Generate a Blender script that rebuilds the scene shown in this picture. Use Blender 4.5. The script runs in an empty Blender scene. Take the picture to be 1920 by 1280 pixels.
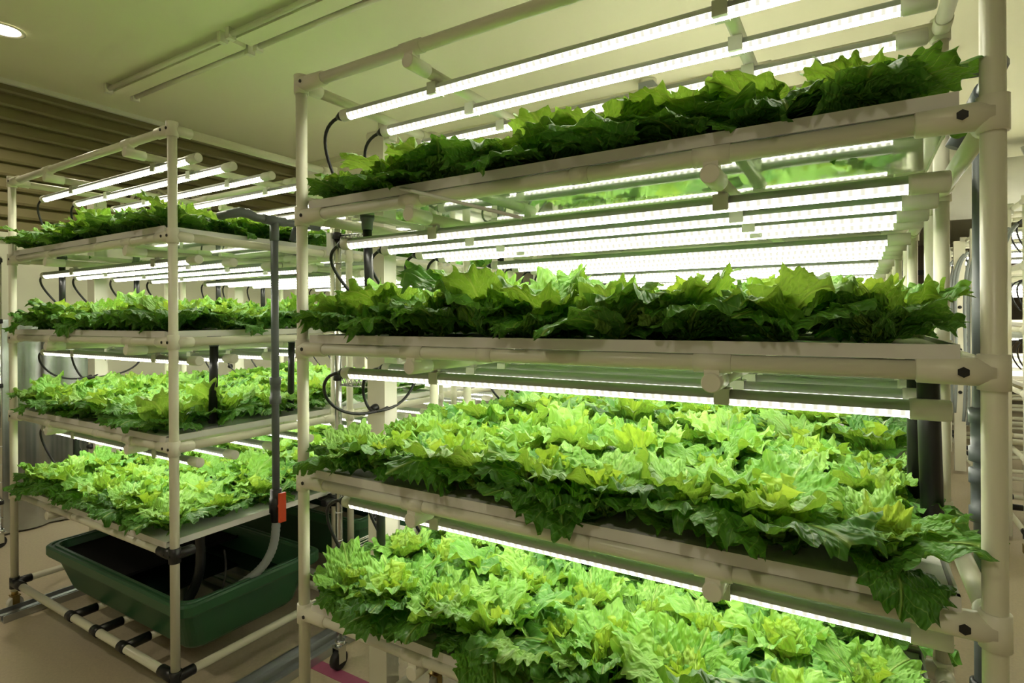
import bpy, math, random
from mathutils import Vector, Matrix, noise

# ------------------------------------------------------------------ camera, world, light, exposure
scn = bpy.context.scene
col = scn.collection
FPX = 1060.92
cam_d = bpy.data.cameras.new('camera')
cam_d.sensor_fit = 'HORIZONTAL'; cam_d.sensor_width = 36.0
cam_d.lens = 36.0 * FPX / 1920.0
cam_d.shift_y = -(640.0 - 598.84) / 1920.0
cam_d.clip_start = 0.02; cam_d.clip_end = 60
cam = bpy.data.objects.new('camera', cam_d); col.objects.link(cam)
YAW, PIT, ROL = 0.54655, -0.001078, -0.0056987
fwd = Vector((-math.sin(YAW)*math.cos(PIT), math.cos(YAW)*math.cos(PIT), math.sin(PIT)))
r0 = Vector((math.cos(YAW), math.sin(YAW), 0)); u0 = r0.cross(fwd)
rt = math.cos(ROL)*r0 + math.sin(ROL)*u0; up = -math.sin(ROL)*r0 + math.cos(ROL)*u0
cam.matrix_world = Matrix(((rt.x, up.x, -fwd.x, 1.22197), (rt.y, up.y, -fwd.y, -0.96791), (rt.z, up.z, -fwd.z, 1.25697), (0, 0, 0, 1)))
scn.camera = cam
world = bpy.data.worlds.new('world'); scn.world = world; world.use_nodes = True
world.node_tree.nodes['Background'].inputs[0].default_value = (1.0, 0.93, 0.75, 1)
world.node_tree.nodes['Background'].inputs[1].default_value = 0.05
vs = scn.view_settings
vs.view_transform = 'Standard'; vs.look = 'None'; vs.gamma = 1.0; vs.use_curve_mapping = False
vs.exposure = 1.35
scn.cycles.max_bounces = 5; scn.cycles.diffuse_bounces = 3; scn.cycles.glossy_bounces = 2; scn.cycles.adaptive_threshold = 0.07; scn.cycles.use_light_tree = False; scn.cycles.transmission_bounces = 2
LED = 6.9            # radiance of the grow tubes
LED_COL = (1.0, 0.98, 0.80, 1)
DOWN_W = 15.0         # watts of each ceiling downlight, the visible one and the added fills

# ------------------------------------------------------------------ materials
def mat(name, colr, rough=0.5, metal=0.0, nvar=0.0, nscale=20.0, bump=0.0, bscale=60.0, spec=0.5, coat=0.0):
    m = bpy.data.materials.new(name); m.use_nodes = True
    nt = m.node_tree; b = nt.nodes['Principled BSDF']
    b.inputs['Base Color'].default_value = (*colr, 1)
    b.inputs['Roughness'].default_value = rough; b.inputs['Metallic'].default_value = metal
    b.inputs['Specular IOR Level'].default_value = spec
    b.inputs['Coat Weight'].default_value = coat
    tc = nt.nodes.new('ShaderNodeTexCoord')
    if nvar > 0:
        nz = nt.nodes.new('ShaderNodeTexNoise'); nz.inputs['Scale'].default_value = nscale; nz.inputs['Detail'].default_value = 5
        nt.links.new(tc.outputs['Object'], nz.inputs['Vector'])
        mx = nt.nodes.new('ShaderNodeMix'); mx.data_type = 'RGBA'
        mx.inputs[6].default_value = (*[c*(1-nvar) for c in colr], 1); mx.inputs[7].default_value = (*[min(1, c*(1+nvar)) for c in colr], 1)
        nt.links.new(nz.outputs['Fac'], mx.inputs[0]); nt.links.new(mx.outputs[2], b.inputs['Base Color'])
    if bump > 0:
        nb = nt.nodes.new('ShaderNodeTexNoise'); nb.inputs['Scale'].default_value = bscale; nb.inputs['Detail'].default_value = 4
        nt.links.new(tc.outputs['Object'], nb.inputs['Vector'])
        bp = nt.nodes.new('ShaderNodeBump'); bp.inputs['Strength'].default_value = bump; bp.inputs['Distance'].default_value = 0.004
        nt.links.new(nb.outputs['Fac'], bp.inputs['Height']); nt.links.new(bp.outputs['Normal'], b.inputs['Normal'])
    return m

def emat(name, colr, strength):
    m = bpy.data.materials.new(name); m.use_nodes = True
    nt = m.node_tree; nt.nodes.clear()
    e = nt.nodes.new('ShaderNodeEmission'); e.inputs[0].default_value = colr; e.inputs[1].default_value = strength
    o = nt.nodes.new('ShaderNodeOutputMaterial'); nt.links.new(e.outputs[0], o.inputs[0])
    return m

def lens_mat(name, base, peak):
    """LED tube lens: chips spaced along the tube (object X) glow brighter than the gaps."""
    m = emat(name, LED_COL, base); nt = m.node_tree
    e = [n for n in nt.nodes if n.type == 'EMISSION'][0]
    tc = nt.nodes.new('ShaderNodeTexCoord'); sx = nt.nodes.new('ShaderNodeSeparateXYZ')
    nt.links.new(tc.outputs['Object'], sx.inputs[0])
    mu = nt.nodes.new('ShaderNodeMath'); mu.operation = 'MULTIPLY'; mu.inputs[1].default_value = 2*math.pi/0.0167
    nt.links.new(sx.outputs[0], mu.inputs[0])
    sn = nt.nodes.new('ShaderNodeMath'); sn.operation = 'SINE'; nt.links.new(mu.outputs[0], sn.inputs[0])
    mr = nt.nodes.new('ShaderNodeMapRange'); mr.interpolation_type = 'SMOOTHSTEP'; mr.inputs[1].default_value = -0.9; mr.inputs[2].default_value = 0.9
    mr.inputs[3].default_value = base; mr.inputs[4].default_value = peak
    nt.links.new(sn.outputs[0], mr.inputs[0]); nt.links.new(mr.outputs[0], e.inputs[1])
    return m

def leaf_mat(name, dark, light, trans, tfac):
    m = bpy.data.materials.new(name); m.use_nodes = True
    nt = m.node_tree; b = nt.nodes['Principled BSDF']; N = nt.nodes.new; Lk = nt.links.new
    out = [n for n in nt.nodes if n.type == 'OUTPUT_MATERIAL'][0]
    uv = N('ShaderNodeUVMap'); sp = N('ShaderNodeSeparateXYZ'); Lk(uv.outputs[0], sp.inputs[0])
    def math_(op, a, b_=None):
        n = N('ShaderNodeMath'); n.operation = op
        for i, v in enumerate((a, b_)):
            if v is None: continue
            if isinstance(v, (int, float)): n.inputs[i].default_value = v
            else: Lk(v, n.inputs[i])
        return n.outputs[0]
    au = math_('ABSOLUTE', sp.outputs[0])
    v = sp.outputs[1]
    # midrib
    mid = N('ShaderNodeMapRange'); mid.inputs[1].default_value = 0.008; mid.inputs[2].default_value = 0.05
    mid.inputs[3].default_value = 1.0; mid.inputs[4].default_value = 0.0; Lk(au, mid.inputs[0])
    # side veins: run from the midrib outwards and up
    sv = math_('SUBTRACT', v, math_('MULTIPLY', au, 0.55))
    nz = N('ShaderNodeTexNoise'); nz.inputs['Scale'].default_value = 4.0; nz.inputs['Detail'].default_value = 1; Lk(uv.outputs[0], nz.inputs['Vector'])
    sv = math_('ADD', sv, math_('MULTIPLY', nz.outputs['Fac'], 0.12))
    sw = math_('ABSOLUTE', math_('SINE', math_('MULTIPLY', sv, 24.0)))
    vein = N('ShaderNodeMapRange'); vein.inputs[1].default_value = 0.0; vein.inputs[2].default_value = 0.16
    vein.inputs[3].default_value = 0.8; vein.inputs[4].default_value = 0.0; Lk(sw, vein.inputs[0])
    vn = math_('MAXIMUM', mid.outputs[0], vein.outputs[0])
    # per leaf variation plus blotches
    oi = N('ShaderNodeObjectInfo')
    var = math_('ADD', math_('MULTIPLY', oi.outputs['Random'], 0.75), math_('MULTIPLY', nz.outputs['Fac'], 0.35))
    mx = N('ShaderNodeMix'); mx.data_type = 'RGBA'; mx.inputs[6].default_value = (*dark, 1); mx.inputs[7].default_value = (*light, 1)
    Lk(var, mx.inputs[0])
    pale = N('ShaderNodeMix'); pale.data_type = 'RGBA'; Lk(math_('MULTIPLY', vn, 0.7), pale.inputs[0]); Lk(mx.outputs[2], pale.inputs[6])
    pale.inputs[7].default_value = (0.45, 0.62, 0.16, 1)
    Lk(pale.outputs[2], b.inputs['Base Color'])
    b.inputs['Roughness'].default_value = 0.42; b.inputs['Specular IOR Level'].default_value = 0.45
    # blistered surface
    n3 = N('ShaderNodeTexNoise'); n3.inputs['Scale'].default_value = 9.0; n3.inputs['Detail'].default_value = 1; Lk(uv.outputs[0], n3.inputs['Vector'])
    hh = math_('SUBTRACT', math_('MULTIPLY', n3.outputs['Fac'], 1.5), math_('MULTIPLY', mid.outputs[0], 0.5))
    bp = N('ShaderNodeBump'); bp.inputs['Strength'].default_value = 0.9; bp.inputs['Distance'].default_value = 0.009
    Lk(hh, bp.inputs['Height']); Lk(bp.outputs['Normal'], b.inputs['Normal'])
    tr = N('ShaderNodeBsdfTranslucent'); pass
    tm = N('ShaderNodeMix'); tm.data_type = 'RGBA'; tm.blend_type = 'MIX'; tm.inputs[0].default_value = 0.6
    Lk(pale.outputs[2], tm.inputs[6]); tm.inputs[7].default_value = (*trans, 1); Lk(tm.outputs[2], tr.inputs['Color'])
    ms = N('ShaderNodeMixShader'); ms.inputs[0].default_value = tfac
    Lk(b.outputs[0], ms.inputs[1]); Lk(tr.outputs[0], ms.inputs[2]); Lk(ms.outputs[0], out.inputs[0])
    return m

M = {}
M['pipe'] = mat('ivory_coated_pipe', (0.79, 0.77, 0.61), 0.32, nvar=0.03, nscale=8)
M['joint'] = mat('ivory_plastic_joint', (0.82, 0.79, 0.65), 0.38)
M['black'] = mat('black_plastic', (0.012, 0.012, 0.013), 0.35)
M['matblack'] = mat('matt_black_sheet', (0.008, 0.008, 0.008), 0.9, spec=0.1)
M['brass'] = mat('brass_fitting', (0.45, 0.33, 0.12), 0.4, metal=0.8)
M['cable'] = mat('black_cable', (0.01, 0.01, 0.011), 0.4)
M['greycable'] = mat('grey_conduit', (0.30, 0.33, 0.33), 0.45)
M['tray'] = mat('white_tray_plastic', (0.78, 0.76, 0.72), 0.4)
M['board'] = mat('white_foam_board', (0.85, 0.86, 0.80), 0.7, nvar=0.04, nscale=40)
M['base'] = mat('glossy_tray_base', (0.62, 0.66, 0.56), 0.035, metal=0.55)
M['alu'] = mat('satin_aluminium', (0.50, 0.51, 0.50), 0.35, metal=0.75)
M['cap'] = mat('cream_end_cap', (0.76, 0.74, 0.64), 0.4)
M['clip'] = mat('grey_white_clip', (0.62, 0.60, 0.52), 0.4)
M['lens'] = lens_mat('led_lens_underside', LED*1.2, LED*2.2)
M['flank'] = lens_mat('led_lens_flank', 0.36, 0.95); M['flank'].cycles.emission_sampling = 'NONE'
M['screw'] = mat('dark_screw', (0.03, 0.03, 0.028), 0.4, metal=0.5)
M['duct'] = mat('cream_duct', (0.74, 0.71, 0.60), 0.45)
M['pvc'] = mat('grey_pvc', (0.13, 0.145, 0.155), 0.38)
M['red'] = mat('red_plastic', (0.62, 0.07, 0.02), 0.4)
M['green'] = mat('dark_green_plastic', (0.028, 0.105, 0.042), 0.38, nvar=0.08, nscale=6)
M['water'] = mat('dark_water', (0.004, 0.012, 0.008), 0.03, spec=0.6)
M['chrome'] = mat('chrome_wire', (0.72, 0.73, 0.72), 0.18, metal=1.0)
M['rubber'] = mat('black_rubber', (0.02, 0.02, 0.02), 0.6)
M['galv'] = mat('galvanised_sheet', (0.50, 0.53, 0.54), 0.24, metal=1.0, nvar=0.22, nscale=14, bump=0.08, bscale=5)
M['track'] = mat('galvanised_track', (0.48, 0.50, 0.50), 0.32, metal=0.8, nvar=0.12, nscale=10)
M['pink'] = mat('pink_floor_tape', (0.42, 0.10, 0.20), 0.6, nvar=0.1, nscale=30)
M['floor'] = mat('beige_speckled_floor', (0.56, 0.47, 0.33), 0.5, nvar=0.16, nscale=90, bump=0.15, bscale=160)
M['ceil'] = mat('warm_white_ceiling', (0.87, 0.85, 0.63), 0.65, nvar=0.02, nscale=2)
M['wall'] = mat('pale_wall', (0.72, 0.71, 0.58), 0.6, nvar=0.03, nscale=3)
M['slat'] = mat('olive_siding', (0.20, 0.17, 0.075), 0.5, nvar=0.08, nscale=5)
M['farwall'] = mat('brown_far_wall', (0.30, 0.25, 0.17), 0.7, nvar=0.05, nscale=2)
M['whiteduct'] = mat('white_round_duct', (0.80, 0.79, 0.72), 0.5)
M['foil'] = mat('crumpled_foil', (0.6, 0.6, 0.57), 0.3, metal=0.9, bump=1.0, bscale=40)
M['yellow'] = mat('yellow_plastic', (0.75, 0.50, 0.02), 0.45)
M['coil'] = mat('beige_hose', (0.52, 0.46, 0.34), 0.5)
M['glow'] = emat('lamp_glow', (1.0, 0.92, 0.72, 1), 9.0)
M['l_out'] = leaf_mat('lettuce_outer', (0.035, 0.16, 0.012), (0.12, 0.33, 0.045), (0.24, 0.46, 0.03), 0.26)
M['l_mid'] = leaf_mat('lettuce_middle', (0.09, 0.30, 0.02), (0.27, 0.50, 0.09), (0.42, 0.60, 0.04), 0.27)
M['l_in'] = leaf_mat('lettuce_heart', (0.19, 0.44, 0.03), (0.40, 0.60, 0.11), (0.55, 0.66, 0.04), 0.38)

# ------------------------------------------------------------------ mesh building
class MB:
    def __init__(s): s.v = []; s.f = []; s.sm = []; s.mi = []
    def add(s, vs, fs, smooth=False, mi=0):
        o = len(s.v); s.v += [tuple(p) for p in vs]
        for f in fs: s.f.append(tuple(i+o for i in f)); s.sm.append(smooth); s.mi.append(mi)
        return s
    def box(s, x0, x1, y0, y1, z0, z1, mi=0):
        vs = [(x, y, z) for z in (z0, z1) for y in (y0, y1) for x in (x0, x1)]
        return s.add(vs, [(0,2,3,1), (4,5,7,6), (0,1,5,4), (2,6,7,3), (0,4,6,2), (1,3,7,5)], False, mi)
    def tube(s, pts, r, n=12, caps=True, mi=0):
        """sweep a circle along a polyline; r may be a list"""
        pts = [Vector(p) for p in pts]; k = len(pts); rs = r if isinstance(r, (list, tuple)) else [r]*k
        vs = []; prev = None
        for i, p in enumerate(pts):
            t = (pts[min(i+1, k-1)] - pts[max(i-1, 0)])
            if t.length < 1e-9: t = prev_t
            t = t.normalized(); prev_t = t
            if prev is None:
                a = Vector((0, 0, 1)) if abs(t.z) < 0.9 else Vector((1, 0, 0))
                nrm = (a - t*a.dot(t)).normalized()
            else:
                nrm = (prev - t*prev.dot(t)).normalized()
            prev = nrm; bn = t.cross(nrm)
            for j in range(n):
                a = 2*math.pi*j/n; vs.append(p + (nrm*math.cos(a) + bn*math.sin(a))*rs[i])
        fs = []
        for i in range(k-1):
            for j in range(n):
                a = i*n+j; b = i*n+(j+1) % n; fs.append((a, b, b+n, a+n))
        s.add(vs, fs, True, mi)
        if caps:
            o = len(s.v) - len(vs)
            s.f.append(tuple(o+j for j in reversed(range(n)))); s.sm.append(False); s.mi.append(mi)
            s.f.append(tuple(o+(k-1)*n+j for j in range(n))); s.sm.append(False); s.mi.append(mi)
        return s
    def half(s, x0, x1, cy, cz, r, a0, a1, n, mi=0, close=False):
        """part of a cylinder along X, angle measured from +Y towards +Z"""
        vs = []
        for x in (x0, x1):
            for j in range(n+1):
                a = a0 + (a1-a0)*j/n; vs.append((x, cy + r*math.cos(a), cz + r*math.sin(a)))
        fs = [(j, j+1, n+1+j+1, n+1+j) for j in range(n)]
        s.add(vs, fs, True, mi)
        if close:
            o = len(s.v)-len(vs)
            s.f.append(tuple(o+j for j in range(n+1))); s.sm.append(False); s.mi.append(mi)
            s.f.append(tuple(o+n+1+j for j in reversed(range(n+1)))); s.sm.append(False); s.mi.append(mi)
        return s
    def mesh(s, name, mats):
        me = bpy.data.meshes.new(name); me.from_pydata(s.v, [], s.f)
        for m in (mats if isinstance(mats, (list, tuple)) else [mats]): me.materials.append(m)
        me.polygons.foreach_set('use_smooth', s.sm); me.polygons.foreach_set('material_index', s.mi); me.update()
        return me
    def obj(s, name, m, parent=None, loc=None):
        return put(name, s.mesh(name, m), parent, loc)

def put(name, me, parent=None, loc=None):
    o = bpy.data.objects.new(name, me); col.objects.link(o)
    if parent is not None: o.parent = parent
    if loc is not None: o.location = loc
    return o
def empty(name, loc=(0, 0, 0)):
    o = bpy.data.objects.new(name, None); col.objects.link(o); o.location = loc; o.empty_display_size = 0.05
    return o
def tag(o, label, cat, group=None):
    o['label'] = label; o['category'] = cat
    if group: o['group'] = group
    return o
def struct(o): o['kind'] = 'structure'; return o
def bez(p0, p1, p2, p3, n=14):
    p0, p1, p2, p3 = map(Vector, (p0, p1, p2, p3)); out = []
    for i in range(n+1):
        t = i/n; out.append(p0*(1-t)**3 + p1*3*t*(1-t)**2 + p2*3*t*t*(1-t) + p3*t**3)
    return out

ORD = ['first', 'second', 'third', 'fourth', 'fifth', 'sixth', 'seventh', 'eighth', 'ninth', 'tenth', 'eleventh', 'twelfth']
rnd = random.Random(7)

# ------------------------------------------------------------------ the room
X0, X1, Y0, Y1, ZC = -3.12, 4.2, -3.2, 13.2, 2.70
struct(MB().box(X0, X1, Y0, Y1, -0.06, 0.0).obj('floor', M['floor']))
struct(MB().box(X0, X1, Y0, Y1, ZC, ZC+0.06).obj('ceiling', M['ceil']))
wl = struct(MB().box(X0-0.08, X0, Y0, Y1, -0.06, ZC+0.06).obj('wall_left', M['wall']))
struct(MB().box(X1, X1+0.08, Y0, Y1, -0.06, ZC+0.06).obj('wall_right', M['wall']))
struct(MB().box(X0-0.08, X1+0.08, Y1, Y1+0.08, -0.06, ZC+0.06).obj('wall_back', M['farwall']))
struct(MB().box(X0-0.08, X1+0.08, Y0-0.08, Y0, -0.06, ZC+0.06).obj('wall_front', M['wall']))
# lapped siding on the upper part of the left wall
zs0, zs1, ns = 1.79, ZC, 11
hs = (zs1-zs0)/ns
sm = MB()
prof = [(0.0, 0.0), (0.030, 0.006), (0.034, 0.02), (0.030, hs*0.35), (0.016, hs*0.8), (0.008, hs), (0.0, hs)]
ya, yb = Y0+0.001, 2.46
nv = len(prof)
sm.add([(X0+a, y, z) for y in (ya, yb) for a, z in prof], [(i, i+1, nv+i+1, nv+i) for i in range(nv-1)] + [tuple(reversed(range(nv))), tuple(range(nv, 2*nv))])
slat_me = sm.mesh('slat', M['slat'])
for i in range(ns):
    put('slat', slat_me, wl, (0, 0, zs0 + i*hs))
struct(MB().box(X0, X0+0.045, Y0, 2.5, ZC-0.028, ZC).box(X0, X0+0.012, Y0, 2.5, ZC-0.06, ZC-0.028).obj('trim_1', M['wall']))
struct(MB().box(X0, X0+0.03, Y0, 2.5, zs0-0.03, zs0).obj('trim_2', M['wall']))
struct(MB().box(X0, 0.6, 2.5, 2.53, ZC-0.05, ZC).obj('trim_3', M['ceil']))
struct(MB().box(X0, X1, Y1-0.05, Y1, 2.1, 2.2).obj('trim_4', M['black']))

# galvanised sheet leaning on the left wall: gently folded
g = MB(); pr = []
yy = -0.9
amp = [0.0, 0.02, 0.028, 0.02, 0.0]
k = 0
while yy < 0.80:
    pr.append((X0 + 0.05 + amp[k % 4]*1.0 + (0.012 if k % 8 > 3 else 0), yy)); yy += 0.045; k += 1
np_ = len(pr)
g.add([(x, y, z) for z in (0.012, 1.27) for x, y in pr], [(i, i+1, np_+i+1, np_+i) for i in range(np_-1)], True)
g.add([(x-0.006, y, z) for z in (0.012, 1.27) for x, y in pr], [(np_+i, np_+i+1, i+1, i) for i in range(np_-1)], True)
g.box(X0+0.003, X0+0.05, -0.9, -0.87, 0.0, 1.27); g.box(X0+0.003, X0+0.05, 0.75, 0.78, 0.0, 1.27)
tag(g.obj('metal_sheet', M['galv']), 'tall galvanised metal sheet standing against the lower left wall', 'metal sheet')

# ------------------------------------------------------------------ ceiling fittings
def downlight(x, y, label, watts):
    t = empty('downlight', (x, y, ZC)); tag(t, label, 'ceiling light', 'recessed ceiling downlights')
    rr = MB(); n = 28
    vs = []
    for (r, z) in ((0.085, -0.001), (0.085, -0.006), (0.076, -0.008), (0.066, -0.003)):
        vs += [(r*math.cos(2*math.pi*j/n), r*math.sin(2*math.pi*j/n), z) for j in range(n)]
    rr.add(vs, [(i*n+j, i*n+(j+1) % n, (i+1)*n+(j+1) % n, (i+1)*n+j) for i in range(3) for j in range(n)], True)
    rr.obj('trim_ring', M['joint'], t)
    d = MB(); d.add([(0.066*math.cos(2*math.pi*j/n), 0.066*math.sin(2*math.pi*j/n), -0.003) for j in range(n)], [tuple(reversed(range(n)))])
    d.obj('diffuser', M['glow'], t)
    ld = bpy.data.lights.new('downlight_lamp', 'SPOT'); ld.energy = watts; ld.color = (1.0, 0.90, 0.70); ld.shadow_soft_size = 0.07
    ld.spot_size = math.radians(150); ld.spot_blend = 0.8
    lo = bpy.data.objects.new('lamp', ld); col.objects.link(lo); lo.parent = t; lo.location = (0, 0, -0.03)
downlight(-2.37, 0.12, 'round recessed downlight glowing in the ceiling at far left', DOWN_W)
for (x, y, w) in ((-0.9, -1.5, 'front aisle before the left rack'), (1.2, -1.9, 'front aisle before the near rack')):  # added downlights out of view, put in to brighten the rack fronts
    downlight(x, y, 'added unseen fill downlight in the ceiling above the ' + w, DOWN_W)

def batten(x0, x1, y, label):
    t = empty('batten_light', ((x0+x1)/2, y, ZC)); tag(t, label, 'ceiling light', 'unlit twin battens on the ceiling')
    h = (x1-x0)/2
    MB().box(-h, h, -0.045, 0.045, -0.035, 0).obj('housing', M['ceil'], t)
    for s in (-1, 1):
        MB().tube([(-h+0.03, s*0.075, -0.03), (h-0.03, s*0.075, -0.03)], 0.014, 12).obj('tube', M['joint'], t)
        for e in (-1, 1):
            MB().box(e*h-0.03 if e > 0 else e*h, e*h if e > 0 else e*h+0.03, s*0.075-0.02, s*0.075+0.02, -0.055, 0).obj('lamp_holder', M['joint'], t)
batten(-2.68, -1.47, 0.78, 'unlit twin tube batten on the ceiling near the olive siding')
batten(-1.43, -0.22, 0.78, 'unlit twin tube batten on the ceiling above the gap between racks')
sd = empty('ceiling_sensor', (0.15, 2.4, ZC)); tag(sd, 'small dark ceiling sensor seen between the upper grow tubes', 'sensor')
MB().tube([(0, 0, 0), (0, 0, -0.025)], 0.05, 16).obj('sensor_base', M['joint'], sd)
MB().box(-0.045, 0.045, -0.05, 0.05, -0.11, -0.025).obj('sensor_head', M['greycable'], sd)
hp = MB(); hp.box(1.60, 1.78, 3.10, 3.13, ZC-0.006, ZC); hp.box(1.60, 1.78, 3.50, 3.53, ZC-0.006, ZC); hp.box(1.60, 1.62, 3.13, 3.5, ZC-0.006, ZC); hp.box(1.76, 1.78, 3.13, 3.5, ZC-0.006, ZC)
tag(hp.obj('ceiling_hatch', M['wall']), 'square framed access hatch in the ceiling above the aisle', 'hatch')

# ------------------------------------------------------------------ racks
H = 0.34
PR = 0.0142
def rack(name, label, x0, x1, y0, y1, ztop, detail=2, group='pipe growing racks', black_low=False, left_ext=0.0):
    t = empty(name, (x0, y0, 0)); tag(t, label, 'rack', group)
    L, D = x1-x0, y1-y0
    n = 20 if detail == 2 else 10
    zs = [ztop - k*H for k in range(5)]
    zb = 0.115
    post_me = MB().tube([(0, 0, 0.078), (0, 0, ztop+0.012)], PR, n).mesh('post', M['pipe'])
    foot = MB(); foot.tube([(-0.012, 0.0, 0.028), (-0.010, 0.0, 0.028), (0.010, 0.0, 0.028), (0.012, 0.0, 0.028)], [0.024, 0.028, 0.028, 0.024], 20); foot_me = foot.mesh('caster_wheel', M['whiteduct'])
    fork = MB(); fork.tube([(0, 0, 0.062), (0, 0, 0.08)], 0.012, 12); fork.box(-0.018, 0.018, -0.016, 0.016, 0.058, 0.062); fork.box(-0.018, -0.015, -0.012, 0.012, 0.018, 0.058); fork.box(0.015, 0.018, -0.012, 0.012, 0.018, 0.058); fork_me = fork.mesh('caster_fork', M['brass'])
    for (px, py) in ((0, 0), (L, 0), (0, D), (L, D)):
        p = put('post', post_me, t, (px, py, 0)); put('caster_wheel', foot_me, p); put('caster_fork', fork_me, p)
    fr = MB().tube([(0, 0, 0), (L, 0, 0)], PR, n).mesh('long_rail', M['pipe'])
    sr = MB().tube([(0, 0, 0), (0, D, 0)], PR, n).mesh('side_rail', M['pipe'])
    screw_me = MB().tube([(0, 0, 0), (0, -0.0022, 0)], 0.0048, 6).mesh('screw', M['screw'])
    jm = {}
    for sx in (-1, 1):
        for sy in (-1, 1):
            for mt in ('joint', 'black'):
                b = MB()
                b.tube([(0, 0, -0.024), (0, 0, -0.0235), (0, 0, 0.0235), (0, 0, 0.024)], [0.0165, 0.0182, 0.0182, 0.0165], n)
                b.tube([(0, 0, 0), (-sx*0.0835, 0, 0), (-sx*0.085, 0, 0)], [0.0195, 0.0180, 0.0155], n)
                b.tube([(0, 0, 0), (0, -sy*0.0585, 0), (0, -sy*0.06, 0)], [0.0175, 0.0168, 0.0155], n)
                jm[sx, sy, mt] = b.mesh('joint', M[mt])
    levels = zs + [zb]
    for k, z in enumerate(levels):
        put('long_rail', fr, t, (0, 0, z)); put('long_rail', fr, t, (0, D, z))
        put('side_rail', sr, t, (0, 0, z))
        if not (black_low and k == 4): put('side_rail', sr, t, (L, 0, z))
        for (px, py, sx, sy) in ((0, 0, -1, -1), (L, 0, 1, -1), (0, D, -1, 1), (L, D, 1, 1)):
            mt = 'black' if (k == 5 or (black_low and k == 4 and sx == 1)) else 'joint'
            j = put('joint', jm[sx, sy, mt], t, (px, py, z))
            if detail == 2 and k < 5 and sy == -1:
                if sx == -1 or black_low: put('screw', screw_me, j, (0.02 if sx == -1 else 0.0, -0.0185, 0))
                if sx == 1: s2 = put('screw', screw_me, j, (-0.034, -0.0185, 0)); s2.scale = (1.5, 1, 1.5) if not black_low else (1, 1, 1)
    if detail >= 1:
        collar = MB().tube([(-0.03, 0, 0), (-0.0295, 0, 0), (0.0295, 0, 0), (0.03, 0, 0)], [0.0142, 0.0166, 0.0166, 0.0142], n)
        collar.tube([(0, -0.0165, -0.032), (0, -0.015, -0.032), (0, 0.05, -0.032), (0, 0.0505, -0.032)], [0.0145, 0.0165, 0.0165, 0.0145], n)
        collar.box(-0.012, 0.012, -0.012, 0.012, -0.03, 0.0)
        collar_me = collar.mesh('tee', M['joint'])
        cb = MB().tube([(0, 0, 0), (0, D, 0)], 0.0135, n).mesh('cross_bar', M['pipe'])
        thin = MB().tube([(-0.018, 0, 0), (-0.0175, 0, 0), (0.0175, 0, 0), (0.018, 0, 0)], [0.0142, 0.0160, 0.0160, 0.0142], n).mesh('collar', M['joint'])
        for k, z in enumerate(zs[:4]):
            for cx in (0.375, 1.02):
                put('tee', collar_me, t, (cx, 0, z)); tb = put('tee', collar_me, t, (cx, D, z)); tb.rotation_euler = (0, 0, math.pi)
                put('cross_bar', cb, t, (cx, 0, z-0.032))
            if detail == 2 and k > 0:
                put('collar', thin, t, (0.57 if k % 2 == 0 else 0.785, 0, z))
        if detail == 2:
            put('tee', collar_me, t, (0.375, 0, zs[4])); put('collar', thin, t, (0.57, 0, zs[4]))
    return t

A = (0.0, 1.377, 0.0, 0.531, 1.863)
B = (-1.936, -0.642, 0.014, 0.664, 1.868)
RA = rack('growing_rack', 'ivory pipe growing rack nearest the camera, filling the right side', *A)
RB = rack('growing_rack', 'ivory pipe growing rack on the left above the green tub', *B, black_low=True)
PITCH = 0.722
backs = []
for i, w in enumerate(('directly behind the near rack', 'two places behind the near rack', 'three places behind the near rack', 'four places behind the near rack')):
    b = (0.0, 1.377, PITCH*(i+1), PITCH*(i+1)+0.531, 1.863); backs.append(b)
    rack('growing_rack', 'ivory pipe growing rack standing ' + w, *b, detail=1 if i < 2 else 0)
bbacks = []
for i, w in enumerate(('directly behind the left rack', 'two places behind the left rack')):
    b = (-1.936, -0.642, 0.014+0.735*(i+1), 0.014+0.735*(i+1)+0.62, 1.868); bbacks.append(b)
    rack('growing_rack', 'ivory pipe growing rack standing ' + w, *b, detail=1 if i < 1 else 0)

# base brackets under the tub of the left rack
for cx in (-1.38, -1.175, -0.975):
    o = MB(); o.tube([(-0.022, 0, 0), (0.022, 0, 0)], 0.0178, 16); o.tube([(0, 0, 0), (0, 0.085, 0)], 0.0168, 16)
    o.obj('tee_bracket', M['black'], RB, (cx-B[0], 0, 0.115))
    MB().tube([(0, 0.03, 0), (0, 0.60, 0)], 0.0135, 12).obj('cross_bar', M['pipe'], RB, (cx-B[0], 0, 0.113))

# ------------------------------------------------------------------ trays
TIER = ['top', 'second', 'third', 'bottom']
def tray(x0, x1, y0, y1, z, label, group, base=True):
    t = empty('grow_tray', (x0, y0, z)); tag(t, label, 'tray', group)
    a0, a1, b0, b1 = 0.036, x1-x0-0.036, -0.008, y1-y0+0.008
    zb, zt, th = PR+0.001, 0.036, 0.004
    m = MB()
    m.box(a0, a1, b0, b0+th, zb, zt); m.box(a0, a1, b1-th, b1, zb, zt); m.box(a0, a0+th, b0+th, b1-th, zb, zt); m.box(a1-th, a1, b0+th, b1-th, zb, zt)
    m.box(a0, a1, b0+th, b0+0.014, zt-0.004, zt); m.box(a0, a1, b1-0.014, b1-th, zt-0.004, zt)
    m.obj('tray_wall', M['tray'], t)
    MB().box(a0+th, a1-th, b0+th, b1-th, zb, zb+0.004).obj('tray_base', M['base'], t)
    MB().box(a0+th+0.004, a1-th-0.004, b0+0.018, b1-0.018, 0.018, 0.030).obj('planting_board', M['board'], t)
    return t
def trays(r, words, grp, ks=range(4)):
    for k in ks:
        tray(r[0], r[1], r[2], r[3], r[4]-(k+1)*H, 'white shallow grow tray on the %s tier of %s' % (TIER[k], words), grp)
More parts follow.
